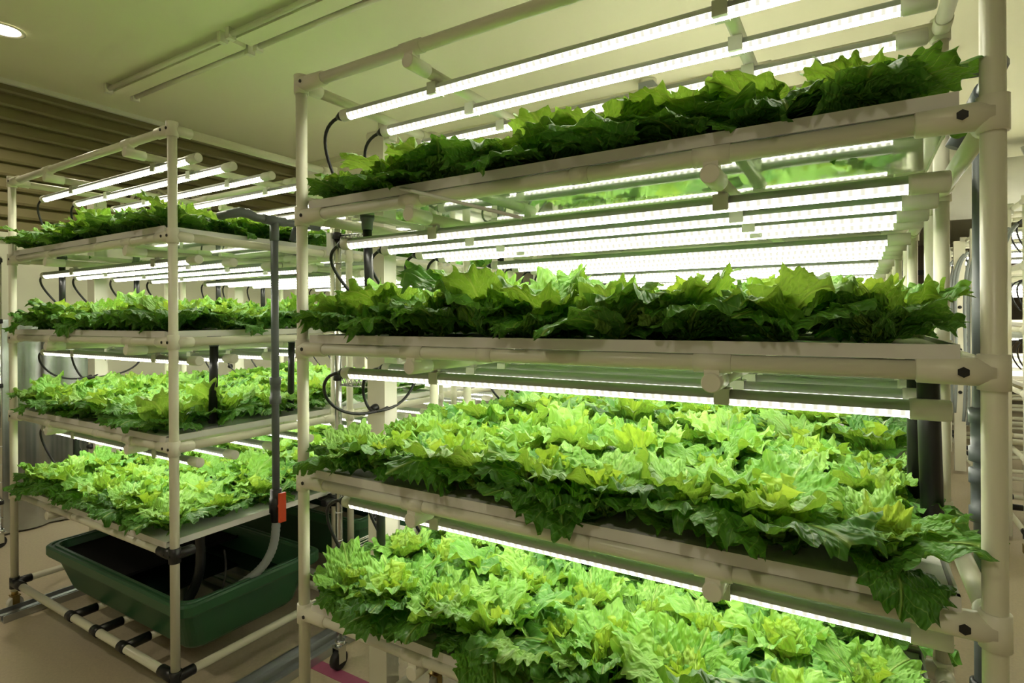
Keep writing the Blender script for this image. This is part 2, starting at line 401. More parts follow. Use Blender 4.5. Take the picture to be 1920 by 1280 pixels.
trays(A, 'the near rack', 'grow trays on the near rack'); trays(B, 'the left rack', 'grow trays on the left rack')
BW = ['the rack directly behind the near rack', 'the rack two behind the near rack', 'the rack three behind the near rack', 'the rack four behind the near rack']
BBW = ['the rack directly behind the left rack', 'the rack two behind the left rack']
for b, w in zip(backs, BW): trays(b, w, 'grow trays on the back racks')
for b, w in zip(bbacks, BBW): trays(b, w, 'grow trays on the back racks')

# ------------------------------------------------------------------ grow tubes
TR = 0.0142
def tube_meshes(x0, x1):
    h = {}
    m = MB(); m.half(x0, x1, 0, 0, TR, math.radians(-4), math.radians(184), 8, close=True); h['housing'] = m.mesh('housing', M['alu'])
    m = MB(); m.half(x0, x1, 0, 0, TR*0.97, math.radians(184), math.radians(228), 3, 1); m.half(x0, x1, 0, 0, TR*0.97, math.radians(228), math.radians(312), 3, 0); m.half(x0, x1, 0, 0, TR*0.97, math.radians(312), math.radians(356), 3, 1)
    for xe in (x0, x1): m.add([(xe, TR*0.97*math.cos(math.radians(184+172*j/8)), TR*0.97*math.sin(math.radians(184+172*j/8))) for j in range(9)], [tuple(range(9)) if xe == x0 else tuple(reversed(range(9)))], False, 1)
    h['lens'] = m.mesh('lens', [M['lens'], M['flank']])
    m = MB(); m.tube([(0, 0, 0), (0.006, 0, 0), (0.05, 0, 0), (0.052, 0, 0)], [0.0155, 0.0162, 0.0162, 0.0140], 16); h['end_cap'] = m.mesh('end_cap', M['cap'])
    m = MB(); m.tube([(0, 0, 0), (-0.003, 0, 0), (-0.026, 0, 0), (-0.028, 0, 0)], [0.0148, 0.0156, 0.0156, 0.0130], 16); h['socket'] = m.mesh('socket', M['cap'])
    m = MB(); m.tube([(0, 0, 0), (-0.006, 0, 0), (-0.022, 0, -0.001)], [0.0125, 0.0125, 0.0055], 12); h['plug'] = m.mesh('plug', M['black'])
    m = MB(); m.box(-0.013, 0.013, -0.0165, 0.0165, -0.012, 0.016); m.box(-0.006, 0.006, -0.006, 0.006, 0.016, 0.030); h['clip'] = m.mesh('clip', M['clip'])
    m = MB(); m.half(x0, x1, 0, 0, TR, math.radians(-4), math.radians(184), 5, 0); m.half(x0, x1, 0, 0, TR*0.97, math.radians(184), math.radians(228), 2, 4); m.half(x0, x1, 0, 0, TR*0.97, math.radians(228), math.radians(312), 2, 1); m.half(x0, x1, 0, 0, TR*0.97, math.radians(312), math.radians(356), 2, 4)
    m.tube([(x1, 0, 0), (x1+0.05, 0, 0)], 0.016, 10, True, 2); m.tube([(x0-0.028, 0, 0), (x0, 0, 0)], 0.0155, 10, True, 2)
    m.tube([(x0-0.05, 0, -0.001), (x0-0.028, 0, 0)], [0.006, 0.012], 8, True, 3)
    m.tube(bez((x0-0.045, 0, 0), (x0-0.10, 0, -0.01), (x0-0.09, 0.02, -0.10), (x0-0.03, 0.05, -0.17), 8), 0.0042, 6, True, 3)
    h['simple'] = m.mesh('grow_tube', [M['alu'], M['lens'], M['cap'], M['cable'], M['flank']])
    return h
TMA = tube_meshes(0.09, 1.377-0.085)
TMB = tube_meshes(0.09, 1.294-0.06)
def cable(kind, v, k, i):
    s = Vector((0.09-0.045, 0, -0.001)); j = rnd.uniform(-0.02, 0.02)
    if kind == 'loop':
        pts = bez(s, (-0.075, 0, -0.01), (-0.07, 0.05+j, -0.16), (-0.01, 0.21-v+0.06, -0.135), 16)
    elif kind == 'long':
        pts = bez(s, (-0.045, 0, -0.03), (0.0, 0.06, -0.11), (0.07+j, 0.13, -0.215), 16)
    else:
        pts = bez(s, (-0.05+j, 0, -0.02), (-0.03, 0.03, -0.12), (0.0, 0.09, -0.24), 16)
    return MB().tube(pts, 0.0045, 8).mesh('power_cable', M['cable'])
def grow_tube(r, v, k, i, hm, label, grp, full):
    z = r[4] - k*H - 0.066
    if not full:
        o = put('grow_tube', hm['simple'], None, (r[0], r[2]+v, z)); tag(o, label, 'grow light', grp); return
    t = empty('grow_tube', (r[0], r[2]+v, z)); tag(t, label, 'grow light', grp)
    x0, x1 = 0.09, (1.377-0.085 if hm is TMA else 1.294-0.06)
    put('housing', hm['housing'], t); put('lens', hm['lens'], t)
    put('end_cap', hm['end_cap'], t, (x1-0.002, 0, 0))
    s = put('socket', hm['socket'], t, (x0, 0, 0)); put('plug', hm['plug'], s, (-0.028, 0, 0))
    put('power_cable', cable('loop' if k == 2 else ('long' if k == 1 else 'arc'), v, k, i), t)
    for cx in (0.375, 1.02): put('clip', hm['clip'], t, (cx, 0, 0))
VA = [0.082, 0.232, 0.380, 0.49]
VB = [0.090, 0.215, 0.370, 0.540]
POSB = ['frontmost', 'second', 'third', 'rearmost']
POS3 = ['frontmost', 'second from the front', 'third from the front', 'rearmost']
for k in range(4):
    for i, v in enumerate(VA if k else VA[:3]):
        grow_tube(A, v, k, i, TMA, 'lit LED grow tube over the %s tier of the near rack, %s' % (TIER[k], POS3[i]), 'grow tubes of the near rack', True)
    for i, v in enumerate(VB):
        grow_tube(B, v, k, i, TMB, 'lit LED grow tube over the %s tier of the left rack, %s' % (TIER[k], POS3[i]), 'grow tubes of the left rack', True)
for b, w in zip(backs, BW):
    for k in range(4):
        if k == 3 and b is not backs[0]: continue
        for i, v in enumerate(VA):
            if k == 0 and i == 3: continue
            grow_tube(b, v, k, i, TMA, 'lit LED tube, %s tier of %s, %s' % (TIER[k], w.replace('directly ', ''), POSB[i]), 'grow tubes of the back racks', False)
for b, w in zip(bbacks, BBW):
    for k in range(4):
        for i, v in enumerate(VB):
            grow_tube(b, v, k, i, TMB, 'lit LED tube, %s tier of %s, %s' % (TIER[k], w.replace('directly ', ''), POSB[i]), 'grow tubes of the back racks', False)

# ------------------------------------------------------------------ lettuce
def leaf_geo(seed, L, W, a0, a1, cup, ruf, na, rings, teeth, pucker):
    rg = random.Random(seed); ph = [rg.uniform(0, 6.28) for _ in range(6)]
    NS = 24; pos = [(0.0, 0.0)]
    for i in range(NS):
        a = math.radians(a0 + (a1-a0)*((i+0.5)/NS)**1.15); pos.append((pos[-1][0]+math.sin(a)*L/NS, pos[-1][1]+math.cos(a)*L/NS))
    def mid(y):
        q = max(0.0, min(1.15, y/L))*NS; i = min(NS-1, int(q)); fr = q-i
        a = math.radians(a0 + (a1-a0)*min(1.0, q/NS)**1.15)
        return pos[i][0]+(pos[i+1][0]-pos[i][0])*fr, pos[i][1]+(pos[i+1][1]-pos[i][1])*fr, a
    cyc = 0.56
    jit = [rg.uniform(-0.28, 0.28) for _ in range(teeth+2)]; amp = [rg.uniform(0.6, 1.3) for _ in range(teeth+2)]
    verts = []; uvs = []
    tw = rg.uniform(-0.25, 0.25)
    for ri, r in enumerate(rings):
        for j in range(na if r > 0 else 1):
            ph_ = 2*math.pi*j/na - math.pi
            c, s = math.cos(ph_), math.sin(ph_)
            if c >= 0: ex, ey = W*math.copysign(abs(s)**0.9, s), (1-cyc)*L*c
            else: ex, ey = W*math.copysign(abs(s)**1.7, s) + math.copysign(0.05*W, s)*min(1, abs(s)*6), cyc*L*c
            q = (ph_/(2*math.pi)+0.5)*teeth; ti = int(q) % teeth; fr = q-int(q)
            pk = 0.5 + jit[ti]*0.6
            tri = fr/pk if fr < pk else (1-fr)/(1-pk)
            wt = min(1.0, max(0.0, (c+0.92)/0.5))
            tooth = (tri**1.45)*amp[ti]*wt
            lobe = (0.06*math.sin(5*ph_+ph[0]) + 0.05*math.sin(8*ph_+ph[4]))*wt
            k = r*(1 + (0.17*tooth - 0.05 + lobe)*r**4)
            x, y = ex*k, cyc*L + ey*k
            # ruffled margin, blisters, cup
            n = ruf*L*(r**2.4)*wt*(0.55*math.sin(4*ph_+ph[1]) + 0.55*math.sin(7*ph_+ph[2]) + 0.42*math.sin(12*ph_+ph[3]) + 0.26*math.sin(19*ph_+ph[4]))
            n += 0.035*L*tooth*r**4*math.sin(3*ph_+ph[5])
            n += cup*abs(x/W)**1.6*W + tw*x*(y/L)
            rib = min(1, abs(x)/(0.16*W))
            n += pucker*noise.noise((x*38+seed*3.1, y*38, seed*1.7))*rib
            n += pucker*0.75*abs(noise.noise((x*95+seed, y*95, seed*2.3)))*rib
            o, zz, a = mid(y)
            # surface normal points up and towards the plant axis
            verts.append((x, o - math.cos(a)*n, zz + math.sin(a)*n)); uvs.append((x/W, y/L))
    faces = []; st = []; o = 0
    for r in rings: st.append(o); o += (na if r > 0 else 1)
    for i in range(len(rings)-1):
        for j in range(na):
            j2 = (j+1) % na
            if rings[i] == 0: faces.append((0, st[1]+j, st[1]+j2))
            else: faces.append((st[i]+j, st[i+1]+j, st[i+1]+j2, st[i]+j2))
    return verts, faces, uvs
def leaf_mesh(name, geo, m):
    v, f, uv = geo
    me = bpy.data.meshes.new(name); me.from_pydata(v, [], f); me.materials.append(m)
    ul = me.uv_layers.new(name='UVMap')
    li = [0]*len(me.loops); me.loops.foreach_get('vertex_index', li)
    flat = []
    for i in li: flat += uv[i]
    ul.data.foreach_set('uv', flat)
    me.polygons.foreach_set('use_smooth', [True]*len(me.polygons)); me.update()
    return me
HI = dict(na=120, rings=[0, 0.14, 0.27, 0.39, 0.50, 0.60, 0.69, 0.77, 0.84, 0.90, 0.95, 1.0])
LO = dict(na=44, rings=[0, 0.4, 0.75, 1.0])
def spec(cls, i):
    rg = random.Random(cls*100+i)
    if cls == 0: return dict(L=rg.uniform(0.145, 0.175), W=rg.uniform(0.058, 0.072), a0=rg.uniform(28, 46), a1=rg.uniform(98, 142), cup=rg.uniform(-0.35, 0.15), ruf=rg.uniform(0.045, 0.075), teeth=rg.randint(21, 27), pucker=0.010)
    if cls == 1: return dict(L=rg.uniform(0.125, 0.16), W=rg.uniform(0.048, 0.062), a0=rg.uniform(6, 22), a1=rg.uniform(48, 100), cup=rg.uniform(-0.05, 0.45), ruf=rg.uniform(0.06, 0.095), teeth=rg.randint(19, 24), pucker=0.010)
    return dict(L=rg.uniform(0.08, 0.115), W=rg.uniform(0.032, 0.042), a0=rg.uniform(0, 12), a1=rg.uniform(25, 70), cup=rg.uniform(0.3, 0.8), ruf=rg.uniform(0.09, 0.13), teeth=rg.randint(16, 20), pucker=0.009)
LM = ['l_out', 'l_mid', 'l_in']
NVAR = [9, 9, 6]
leaves = [[leaf_mesh('leaf', leaf_geo(c*100+i, **spec(c, i), **HI), M[LM[c]]) for i in range(NVAR[c])] for c in range(3)]
lo_geo = [[leaf_geo(c*100+i, **spec(c, i), **LO) for i in range(4)] for c in range(3)]

def leaf_plan(rg, nout, nmid, nin):
    """list of (class, variant, matrix)"""
    out = []; base = rg.uniform(0, 6.28)
    for c, n in ((0, nout), (1, nmid), (2, nin)):
        for i in range(n):
            a = base + 6.283*i/max(1, n) + rg.uniform(-0.35, 0.35) + c*0.7
            s = rg.uniform(0.82, 1.12)
            m = Matrix.Rotation(a, 4, 'Z') @ Matrix.Rotation(rg.uniform(-0.16, 0.16), 4, 'X') @ Matrix.Rotation(rg.uniform(-0.22, 0.22), 4, 'Y') @ Matrix.Diagonal((s*rg.choice((-1, 1)), s, s*rg.uniform(0.9, 1.1), 1))
            out.append((c, rg.randrange(99), Matrix.Translation((rg.uniform(-.006, .006), rg.uniform(-.006, .006), 0.002)) @ m))
    return out
ROWW = {3: ['front', 'middle', 'back'], 4: ['front', 'second', 'third', 'back']}
def plant(x, y, z, s, label, grp, counts, low=1.0):
    t = empty('lettuce', (x, y, z)); t.rotation_euler = (0, 0, rnd.uniform(0, 6.28)); t.scale = (s, s, s*low*rnd.uniform(0.95, 1.12))
    tag(t, label, 'lettuce', grp)
    for c, vi, m in leaf_plan(rnd, *counts):
        o = put('leaf', leaves[c][vi % NVAR[c]], t); o.matrix_local = m
def planted(r, rows, cols, k):
    x0, x1, y0, y1, zt = r; z = zt-(k+1)*H + 0.030
    for j in range(rows):
        for i in range(cols):
            fx = x0+0.12 + (x1-x0-0.25)*i/(cols-1); fy = y0 + 0.06 + (y1-y0-0.13)*j/(rows-1)
            yield i, j, fx+rnd.uniform(-.014, .014), fy+rnd.uniform(-.012, .012), z
for k in range(4):
    for i, j, x, y, z in planted(A, 3, 9, k):
        plant(x, y, z, rnd.uniform(0.92, 1.12)*(1.08 if j == 0 else 1.0)*(0.86 if i in (0, 8) else 1.0), 'green leaf lettuce, near rack %s tier, %s row, %s plant from the left' % (TIER[k], ROWW[3][j], ORD[i]), 'lettuces on the near rack', (5, 5, 4), 0.74 if k == 0 else 1.0)
for k in range(4):
    for i, j, x, y, z in planted(B, 4, 9, k):
        plant(x, y, z, rnd.uniform(0.88, 1.06), 'green leaf lettuce, left rack %s tier, %s row, %s plant from the left' % (TIER[k], ROWW[4][j], ORD[i]), 'lettuces on the left rack', (4, 4, 2), 0.85 if k == 0 else 1.0)
def joined(geos, name):
    """several placed leaves as one mesh: geos = [(class, geometry, matrix)]"""
    V = []; F = []; U = []; MI = []
    for c, (v, f, uv), m in geos:
        o = len(V); V += [tuple(m @ Vector(p)) for p in v]; F += [tuple(q+o for q in ff) for ff in f]; U += uv; MI += [c]*len(f)
    me = bpy.data.meshes.new(name); me.from_pydata(V, [], F)
    for c in range(3): me.materials.append(M[LM[c]])
    ul = me.uv_layers.new(name='UVMap'); li = [0]*len(me.loops); me.loops.foreach_get('vertex_index', li)
    flat = []
    for i in li: flat += U[i]
    ul.data.foreach_set('uv', flat); me.polygons.foreach_set('use_smooth', [True]*len(F)); me.polygons.foreach_set('material_index', MI); me.update()
    return me
whole = [joined([(c, lo_geo[c][vi % 4], m) for c, vi, m in leaf_plan(rnd, 4, 5, 3)], 'lettuce') for _ in range(6)]
for k in (1, 2):
    for i, j, x, y, z in planted(backs[0], 3, 8, k):
        o = put('lettuce', whole[rnd.randrange(6)], None, (x, y, z)); s = rnd.uniform(0.92, 1.15); o.scale = (s, s, s); o.rotation_euler = (0, 0, rnd.uniform(0, 6.28))
        tag(o, 'green leaf lettuce, rack behind the near rack, %s tier, %s row, %s from left' % (TIER[k], ROWW[3][j], ORD[i]), 'lettuce', 'lettuces on the rack behind the near rack')
geos = []
def far_fill(r, rows, cols, ks):
    for k in ks:
        for i, j, x, y, z in planted(r, rows, cols, k):
            P = Matrix.Translation((x, y, z)) @ Matrix.Rotation(rnd.uniform(0, 6.28), 4, 'Z')
            geos.extend((c, lo_geo[c][vi % 4], P @ m) for c, vi, m in leaf_plan(rnd, 3, 4, 2))
far_fill(backs[1], 3, 8, (1, 2)); far_fill(backs[2], 2, 8, (1, 2)); far_fill(backs[0], 2, 8, (3,))
far_fill(bbacks[0], 3, 8, (0, 1, 2, 3)); far_fill(bbacks[1], 2, 8, (0, 1))
fo = put('distant_lettuce', joined(geos, 'distant_lettuce'))
tag(fo, 'dense green lettuce filling the trays of the racks far behind', 'lettuce'); fo['kind'] = 'stuff'

# ------------------------------------------------------------------ ducts, drains, pipes
def duct(x, y, z1, label, nplug):
    t = empty('cable_duct', (x, y, 0)); tag(t, label, 'duct', 'upright cable ducts')
    MB().box(-0.035, 0.035, -0.0275, 0.0275, 0.02, z1).obj('duct_body', M['duct'], t)
    MB().box(-0.037, 0.037, -0.0295, -0.0265, 0.02, z1-0.006).obj('duct_cover', M['joint'], t)
    MB().box(0.005, 0.05, -0.018, 0.018, z1-0.03, z1+0.03).obj('bracket', M['cap'], t)
    for k in range(nplug):
        MB().tube([(0, -0.029, 0), (0, -0.036, 0), (0, -0.05, 0)], [0.014, 0.014, 0.008], 12).obj('plug', M['black'], t, (0.0, 0, z1-0.19-H*k))
duct(-0.068, 0.3575, 1.85, 'cream upright cable duct at the left end of the near rack', 4)
duct(-2.01, 0.37, 1.85, 'cream upright cable duct at the far end of the left rack', 4)
duct(-0.068, 0.3575+PITCH, 1.85, 'cream upright cable duct on the rack behind the near rack', 3)
duct(-2.01, 0.37+0.735, 1.85, 'cream upright cable duct on the rack behind the left rack', 3)

def drain(x, y, zt, zb, label, dx=0.0, r=0.0125):
    t = empty('drain_pipe', (x, y, zt)); tag(t, label, 'drain pipe', 'black drain pipes between tiers')
    MB().tube([(0, 0, 0.003), (0, 0, -0.004), (0, 0, -0.012), (0, 0, -0.034)], [r*1.55, r*1.55, r*1.25, r*1.15], 16).obj('flange', M['pvc'], t)
    MB().tube([(0, 0, -0.02), (dx*0.3, 0, (zb-zt)*0.4), (dx, 0, zb-zt)], r, 14).obj('hose', M['black'], t)
zA = [A[4]-(k+1)*H for k in range(4)]; zB = [B[4]-(k+1)*H for k in range(4)]
drain(0.085, 0.145, zA[0]+0.012, zA[1]+0.045, 'black drain hose at the left end of the near rack, below the top tier', 0.012)
drain(1.325, 0.215, zA[1]+0.012, zA[2]+0.045, 'thick black drain hose at the right end of the near rack', 0.006, 0.0165)
drain(1.315, 0.33, zA[1]+0.012, zA[2]+0.045, 'thinner black drain hose behind the thick one at the near rack right end')
drain(0.075, 0.20, zA[2]+0.012, zA[3]+0.045, 'black drain hose at the left end of the near rack, lowest tier')
drain(B[0]+0.085, B[2]+0.15, zB[0]+0.012, zB[1]+0.045, 'black drain hose at the far end of the left rack, upper tier')
drain(B[0]+0.085, B[2]+0.46, zB[0]+0.012, zB[1]+0.045, 'second black drain hose at the far end of the left rack')
drain(B[1]-0.085, B[2]+0.185, zB[1]+0.012, zB[2]+0.045, 'black drain hose near the front right post of the left rack', -0.012, 0.0145)
drain(B[1]-0.075, B[2]+0.50, zB[1]+0.012, zB[2]+0.045, 'black drain hose at the rear right of the left rack', -0.01)
drain(B[0]+0.085, B[2]+0.20, zB[2]+0.012, zB[3]+0.045, 'black drain hose at the far end of the left rack, lower tier')
drain(0.085, PITCH+0.10, zA[0]+0.012, zA[1]+0.045, 'black drain hose on the rack directly behind the near rack')
drain(0.085, 2*PITCH+0.10, zA[0]+0.012, zA[1]+0.045, 'black drain hose on the second rack behind the near rack')
drain(B[0]+0.085, bbacks[0][2]+0.15, zB[0]+0.012, zB[1]+0.045, 'black drain hose on the rack directly behind the left rack')
drain(B[0]+0.085, bbacks[0][2]+0.43, zB[0]+0.012, zB[1]+0.045, 'rear black drain hose on the rack behind the left rack')

def supply(x, y, ztop, label, valve_z, couplings, left=True):
    t = empty('supply_pipe', (x, y, 0)); tag(t, label, 'water pipe', 'grey water supply pipes')
    r = 0.0135
    MB().tube([(0, 0, valve_z), (0, 0, ztop-0.014)], r, 16).obj('riser', M['pvc'], t)
    MB().tube([(0, 0, ztop-0.075), (0, 0, ztop-0.073), (0, 0, ztop)], [0.0145, 0.0165, 0.0165], 16).tube([(0, -0.045, ztop), (0, 0.045, ztop)], 0.0172, 16).obj('tee_fitting', M['pvc'], t)
    pts = [(0, 0.20, ztop), (0, -0.03, ztop), (0, -0.075, ztop), (0, -0.105, ztop+0.010), (0, -0.135, ztop+0.010), (-0.01, -0.165, ztop), (-0.05, -0.18, ztop-0.005)]
    MB().tube(pts, [r, r, 0.0145, 0.017, 0.017, 0.015, r], 14).obj('manifold', M['pvc'], t)
    MB().tube([(0, 0.10, ztop), (-0.01, 0.10, ztop-0.02), (-0.03, 0.10, ztop-0.06)], 0.013, 12).obj('outlet', M['pvc'], t)
    for z in couplings:
        MB().tube([(0, 0, z-0.05), (0, 0, z-0.048), (0, 0, z-0.022), (0, 0, z-0.021), (0, 0, z+0.021), (0, 0, z+0.022), (0, 0, z+0.048), (0, 0, z+0.05)], [0.0145, 0.0205, 0.0205, 0.0175, 0.0175, 0.0205, 0.0205, 0.0145], 16).obj('coupling', M['pvc'], t)
    v = MB().tube([(0, 0, valve_z+0.03), (0, 0, valve_z+0.028), (0, 0, valve_z+0.0), (0, 0, valve_z-0.001), (0, 0, valve_z-0.055), (0, 0, valve_z-0.056), (0, 0, valve_z-0.09)], [0.015, 0.0205, 0.0205, 0.024, 0.024, 0.019, 0.018], 16)
    vo = v.obj('valve', M['black'], t)
    MB().tube([(0.02, 0, valve_z-0.028), (0.036, 0, valve_z-0.028)], 0.010, 10).box(0.030, 0.040, -0.013, 0.013, valve_z-0.085, valve_z+0.02).obj('lever', M['red'], vo)
    return t
sb = supply(-0.598, 0.352, 1.622, 'grey water pipe with red valve lever on the left rack', 0.61, [1.0])
hose = MB(); hp_ = bez((0, 0, 0.53), (0.0, 0.0, 0.40), (-0.03, -0.02, 0.34), (-0.13, -0.10, 0.275), 40)
hose.tube(hp_, [0.0145 + 0.0016*(i % 2) for i in range(len(hp_))], 12); hose.obj('ribbed_hose', M['greycable'], sb)
sa = supply(1.418, 0.362, 1.655, 'grey water pipe behind the right post of the near rack', 0.56, [1.04, 0.93])
# black outlet hose and thin lead into the tub
ho = MB().tube(bez((-0.78, 0.17, zB[3]+0.016), (-0.77, 0.18, 0.40), (-0.77, 0.17, 0.32), (-0.83, 0.14, 0.24), 14), 0.0165, 14)
tag(ho.obj('outlet_hose', M['black']), 'black hose from the bottom left tray down into the green tub', 'hose')
wi = MB().tube(bez((-0.66, 0.19, 0.46), (-0.68, 0.22, 0.36), (-0.62, 0.16, 0.33), (-0.74, 0.20, 0.24), 20), 0.0032, 6)
tag(wi.obj('pump_cable', M['cable']), 'thin black cable dangling into the green tub', 'cable')

# ------------------------------------------------------------------ tubs
def tub(x0, x1, y0, y1, z0, z1, water, label):
    t = empty('water_tub', ((x0+x1)/2, (y0+y1)/2, z0)); tag(t, label, 'tub', 'green water tubs')
    hx, hy, h = (x1-x0)/2, (y1-y0)/2, z1-z0
    def ring(hx_, hy_, z, r=0.05, n=6):
        out = []
        for (sx, sy, a0) in ((1, 1, 0), (-1, 1, 90), (-1, -1, 180), (1, -1, 270)):
            for i in range(n+1):
                a = math.radians(a0+90*i/n); out.append((sx*(hx_-r)+r*math.cos(a), sy*(hy_-r)+r*math.sin(a), z))
        return out
    tp = 0.07
    secs = [(hx-tp-0.01, hy-tp-0.01, 0.0), (hx-tp, hy-tp, 0.012), (hx-0.028, hy-0.028, h-0.045), (hx-0.004, hy-0.004, h-0.043), (hx, hy, h-0.036), (hx, hy, h-0.006), (hx-0.006, hy-0.006, h),
            (hx-0.014, hy-0.014, h), (hx-0.016, hy-0.016, h-0.005), (hx-0.022, hy-0.022, h-0.005), (hx-0.024, hy-0.024, h), (hx-0.034, hy-0.034, h), (hx-0.038, hy-0.038, h-0.008), (hx-tp-0.008, hy-tp-0.008, 0.02)]
    vs = []; n = None
    for a, b, z in secs:
        rg = ring(a, b, z); n = len(rg); vs += rg
    fs = [(i*n+j, i*n+(j+1) % n, (i+1)*n+(j+1) % n, (i+1)*n+j) for i in range(len(secs)-1) for j in range(n)]
    m = MB(); m.add(vs, fs, False); m.f.append(tuple(range(n))); m.sm.append(False); m.mi.append(0)
    m.f.append(tuple(reversed(range((len(secs)-1)*n, len(secs)*n)))); m.sm.append(False); m.mi.append(0)
    m.obj('tub_shell', M['green'], t)
    q = (water-z0)/h
    wx, wy = hx-tp-0.008+(tp-0.03)*q, hy-tp-0.008+(tp-0.03)*q
    w = MB(); rg = ring(wx, wy, water-z0); w.add(rg, [tuple(range(len(rg)))]); w.obj('water', M['water'], t)
    return t
T1 = tub(-1.70, -0.635, 0.03, 0.60, 0.131, 0.325, 0.235, 'dark green plastic water tub under the left rack')
tub(-1.745, -0.665, 0.80, 1.33, 0.134, 0.36, 0.26, 'dark green water tub farther back behind the first tub')

lid = MB().box(-1.645, -1.13, 0.085, 0.545, 0.293, 0.297)
lid.box(-1.645, -1.13, 0.085, 0.095, 0.297, 0.303); lid.box(-1.135, -1.13, 0.095, 0.545, 0.297, 0.303)
tag(lid.obj('cover_sheet', M['matblack']), 'black sheet covering the left half of the green tub', 'sheet')
# ------------------------------------------------------------------ floor tracks, tape, cart
def track(x, w, y0, y1, label):
    m = MB(); m.box(-w/2, w/2, y0, y1, 0.0, 0.006); m.box(-w/2, -w/2+0.006, y0, y1, 0.006, 0.03); m.box(w/2-0.006, w/2, y0, y1, 0.006, 0.03); m.box(-0.012, 0.012, y0, y1, 0.006, 0.022)
    tag(m.obj('floor_track', M['track'], None, (x, 0, 0)), label, 'track', 'metal tracks along the floor')
track(-1.86, 0.09, -0.06, 3.0, 'galvanised floor track below the far end of the left rack')
track(-0.525, 0.12, -0.6, 3.0, 'galvanised floor track in the gap between the two racks')
track(0.12, 0.10, 0.05, 3.0, 'galvanised floor track below the left end of the near rack')
tag(MB().box(-0.50, 1.2, 0.395, 0.445, 0.0, 0.0012).obj('floor_tape', M['pink']), 'strip of pink tape stuck on the beige floor', 'tape')
mb = MB(); mb.box(0.24, 1.2, 0.10, 0.52, 0.0, 0.012)
for i in range(12): mb.box(0.24, 1.2, 0.115+i*0.033, 0.13+i*0.033, 0.012, 0.018)
tag(mb.obj('rubber_mat', M['rubber']), 'ribbed black rubber mat on the floor under the near rack', 'mat')

def wire_cart(x0, x1, y0, y1, ztop, shelves, label):
    t = empty('wire_cart', (x0, y0, 0)); tag(t, label, 'cart', 'chrome wire carts')
    L, D = x1-x0, y1-y0
    pm = MB().tube([(0, 0, 0.10), (0, 0, ztop)], 0.0125, 14)
    for i in range(int((ztop-0.15)/0.1)): pm.tube([(0, 0, 0.16+i*0.1), (0, 0, 0.164+i*0.1)], 0.0132, 14)
    pme = pm.mesh('post', M['chrome'])
    fork = MB(); fork.tube([(0, 0, 0.10), (0, 0, 0.085)], 0.018, 12); fork.box(-0.018, 0.018, -0.022, 0.022, 0.078, 0.085); fork.box(-0.018, -0.0155, -0.02, 0.012, 0.026, 0.08); fork.box(0.0155, 0.018, -0.02, 0.012, 0.026, 0.08); fm = fork.mesh('caster_fork', M['chrome'])
    wheel = MB().tube([(-0.013, -0.006, 0.033), (-0.011, -0.006, 0.033), (0.011, -0.006, 0.033), (0.013, -0.006, 0.033)], [0.026, 0.033, 0.033, 0.026], 18).mesh('wheel', M['rubber'])
    ring = MB().tube([(0, 0, -0.012), (0, 0, -0.01), (0, 0, 0.01), (0, 0, 0.012)], [0.014, 0.0175, 0.0165, 0.014], 12).mesh('shelf_collar', M['black'])
    for px in (0, L):
        for py in (0, D):
            p = put('post', pme, t, (px, py, 0)); f = put('caster_fork', fm, p); put('wheel', wheel, p)
            for z in shelves: put('shelf_collar', ring, p, (0, 0, z))
    sh = MB()
    for dz in (0, -0.028):
        for (a, b) in (((0, 0), (L, 0)), ((0, D), (L, D)), ((0, 0), (0, D)), ((L, 0), (L, D))):
            sh.tube([(a[0], a[1], dz), (b[0], b[1], dz)], 0.0032, 6)
    nw = 14
    for i in range(1, nw): sh.tube([(L*i/nw, 0, 0.004), (L*i/nw, D, 0.004)], 0.0022, 5)
    for i in range(12):
        for yy in (0, D): sh.tube([(L*i/12, yy, 0), (L*(i+0.5)/12, yy, -0.028), (L*(i+1)/12, yy, 0)], 0.002, 5)
    for i in range(1, 4): sh.tube([(0, D*i/4, -0.004), (L, D*i/4, -0.004)], 0.003, 6)
    sme = sh.mesh('wire_shelf', M['chrome'])
    for z in shelves: put('wire_shelf', sme, t, (0, 0, z))
    return t
wc = wire_cart(-0.378, -0.13, 0.452, 0.70, 1.585, [0.43, 1.05, 1.56], 'narrow chrome wire cart on casters between the two racks')
MB().box(-0.035, -0.012, -0.02, 0.02, 1.49, 1.57).obj('controller_box', M['board'], wc)
wire_cart(-3.02, -2.86, -0.2, 0.24, 1.62, [0.25, 0.9, 1.26, 1.6], 'chrome wire shelf unit at the extreme left edge by the metal sheet')

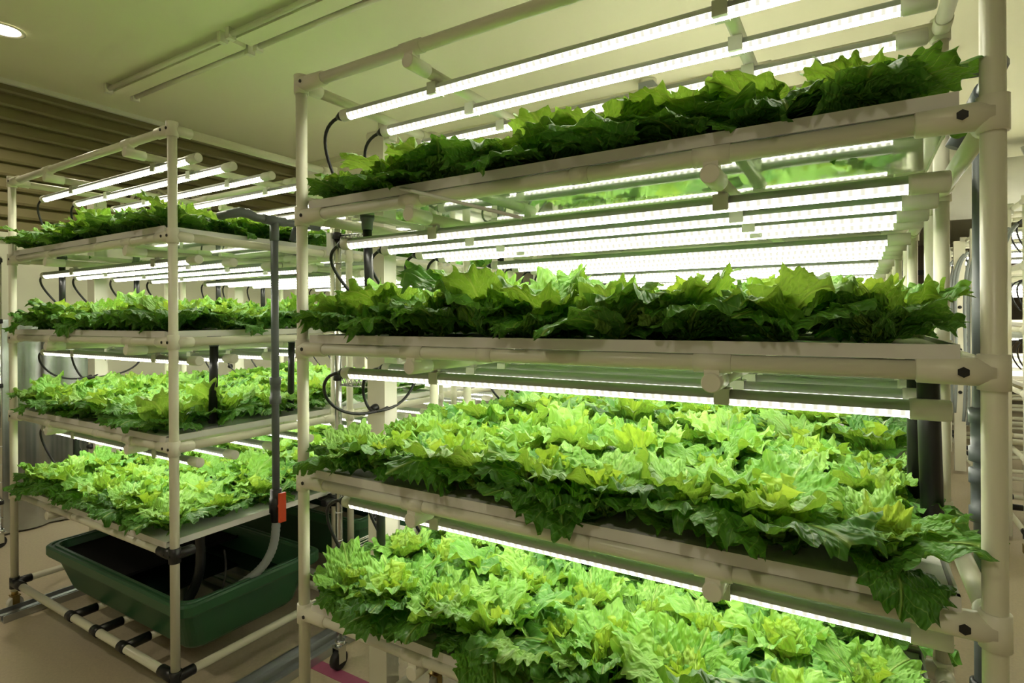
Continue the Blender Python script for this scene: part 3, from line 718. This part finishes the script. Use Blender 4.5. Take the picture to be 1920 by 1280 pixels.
def fan(x, y, z, r, label):
    t = empty('fan', (x, y, z)); tag(t, label, 'fan', 'wire guard fans on the cart')
    gm = MB(); n = 20
    for rr in [r*q for q in (0.3, 0.45, 0.6, 0.75, 0.9, 1.0)]:
        gm.tube([(rr*math.cos(6.2832*j/n), -0.03+0.02*(rr/r), rr*math.sin(6.2832*j/n)) for j in range(n+1)], 0.0016, 4, False)
    for j in range(12):
        a = 6.2832*j/12; gm.tube([(0.25*r*math.cos(a), -0.03, 0.25*r*math.sin(a)), (r*math.cos(a), -0.01, r*math.sin(a))], 0.0014, 4, False)
    gm.obj('guard', M['chrome'], t)
    MB().tube([(0, -0.035, 0), (0, 0.06, 0)], 0.28*r, 16).obj('motor', M['whiteduct'], t)
    for j in range(4):
        a = 6.2832*j/4; c, s = math.cos(a), math.sin(a)
        MB().add([(0.2*r*c-0.02*s, 0.0, 0.2*r*s+0.02*c), (0.88*r*c-0.06*s, -0.008, 0.88*r*s+0.06*c), (0.88*r*c+0.05*s, 0.02, 0.88*r*s-0.05*c), (0.2*r*c+0.02*s, 0.02, 0.2*r*s-0.02*c),
                  (0.2*r*c-0.02*s, 0.003, 0.2*r*s+0.02*c), (0.88*r*c-0.06*s, -0.005, 0.88*r*s+0.06*c), (0.88*r*c+0.05*s, 0.023, 0.88*r*s-0.05*c), (0.2*r*c+0.02*s, 0.023, 0.2*r*s-0.02*c)],
                 [(0, 1, 2, 3), (7, 6, 5, 4), (0, 4, 5, 1), (1, 5, 6, 2), (2, 6, 7, 3), (3, 7, 4, 0)]).obj('blade', M['whiteduct'], t)
    MB().box(-0.02, 0.02, 0.03, 0.05, -r-0.06, -0.02).box(-0.07, 0.07, 0.0, 0.08, -r-0.07, -r-0.055).obj('stand', M['whiteduct'], t)
fan(-0.27, 0.60, 1.45-0.22+0.03, 0.11, 'round white fan with wire guard on the cart, upper one')
fan(-0.27, 0.58, 0.43+0.185+0.02, 0.11, 'round white fan with wire guard on the cart, lower one')

# beige coiled hose hung on the olive siding
cm = MB()
for i in range(8):
    rr = 0.17; cy = 1.10 + i*0.045
    cm.tube([(X0+0.075+0.02*math.sin(i*1.7), cy+rr*math.cos(6.2832*j/24)*0.9, 2.06+rr*0.75*math.sin(6.2832*j/24)+0.004*i) for j in range(25)], 0.012, 8, False)
tag(cm.obj('coiled_hose', M['coil']), 'coil of beige hose hanging on the olive siding behind the left rack', 'hose')

# ------------------------------------------------------------------ far right: the row across the aisle, round duct
bd = empty('round_duct', (3.0, 5.2, 2.33)); tag(bd, 'large white round duct under the ceiling across the aisle', 'duct')
MB().tube([(-1.55, 0, 0), (1.2, 0, 0)], 0.24, 28).obj('duct_body', M['whiteduct'], bd)
fl = MB(); pts = [(-0.60+0.05*i, -0.05*i*0.2, 0.27+0.02*math.sin(i)) for i in range(22)]
fl.tube(pts, [0.05+0.012*(i % 2) for i in range(22)], 14).obj('flexible_sleeve', M['foil'], bd)
for i in range(5):
    y = 2.95 + i*0.78; x0 = 1.98
    wds = ['nearest', 'second', 'third', 'fourth', 'farthest'][i]
    r = (x0, x0+1.377, y, y+0.531, 1.863)
    rack('growing_rack', 'ivory pipe rack across the right aisle, %s of that row' % wds, *r, detail=0, group='racks across the aisle')
    trays(r, 'the %s rack across the aisle' % wds, 'grow trays across the aisle', ks=(0, 1, 2))
    for k in range(3):
        for q, v in enumerate(VA[:3]):
            grow_tube(r, v, k, q, TMA, 'lit LED tube, %s tier of the %s rack across the aisle, %s' % (TIER[k], wds, POSB[q]), 'grow tubes across the aisle', False)
    duct(x0-0.05, y+0.28, 1.86, 'cream upright cable duct on the %s rack across the aisle' % wds, 4)
    cc = MB()
    for q in range(3):
        yy = y + 0.08 + 0.17*q
        cc.tube(bez((x0-0.02, yy, 1.75), (x0-0.16, yy-0.05, 1.6), (x0-0.05, yy+0.12, 1.1), (x0-0.10, yy+0.05, 0.5), 18), 0.011, 8)
    tag(cc.obj('cable_conduits', M['greycable']), 'grey cables drooping down the end of the %s rack across the aisle' % wds, 'cable')
yb = empty('yellow_crate', (2.24, 3.2, 0.0)); tag(yb, 'yellow plastic crate at the right edge beyond the near post', 'crate')
m = MB(); m.box(-0.16, 0.16, -0.2, -0.19, 0.0, 0.42); m.box(-0.16, 0.16, 0.19, 0.2, 0.0, 0.42); m.box(-0.16, -0.15, -0.19, 0.19, 0.0, 0.42); m.box(0.15, 0.16, -0.19, 0.19, 0.0, 0.42); m.box(-0.15, 0.15, -0.19, 0.19, 0.0, 0.012)
m.obj('crate_body', M['yellow'], yb, (0, 0, 0.60))

tag(MB().tube([(0.348, -0.010, 1.551), (0.40, -0.028, 1.536), (0.733, -0.13, 1.43)], [0.0042, 0.0042, 0.003], 6).obj('label_stick', M['board']), 'thin white stick poking forward from the top tray of the near rack', 'stick')
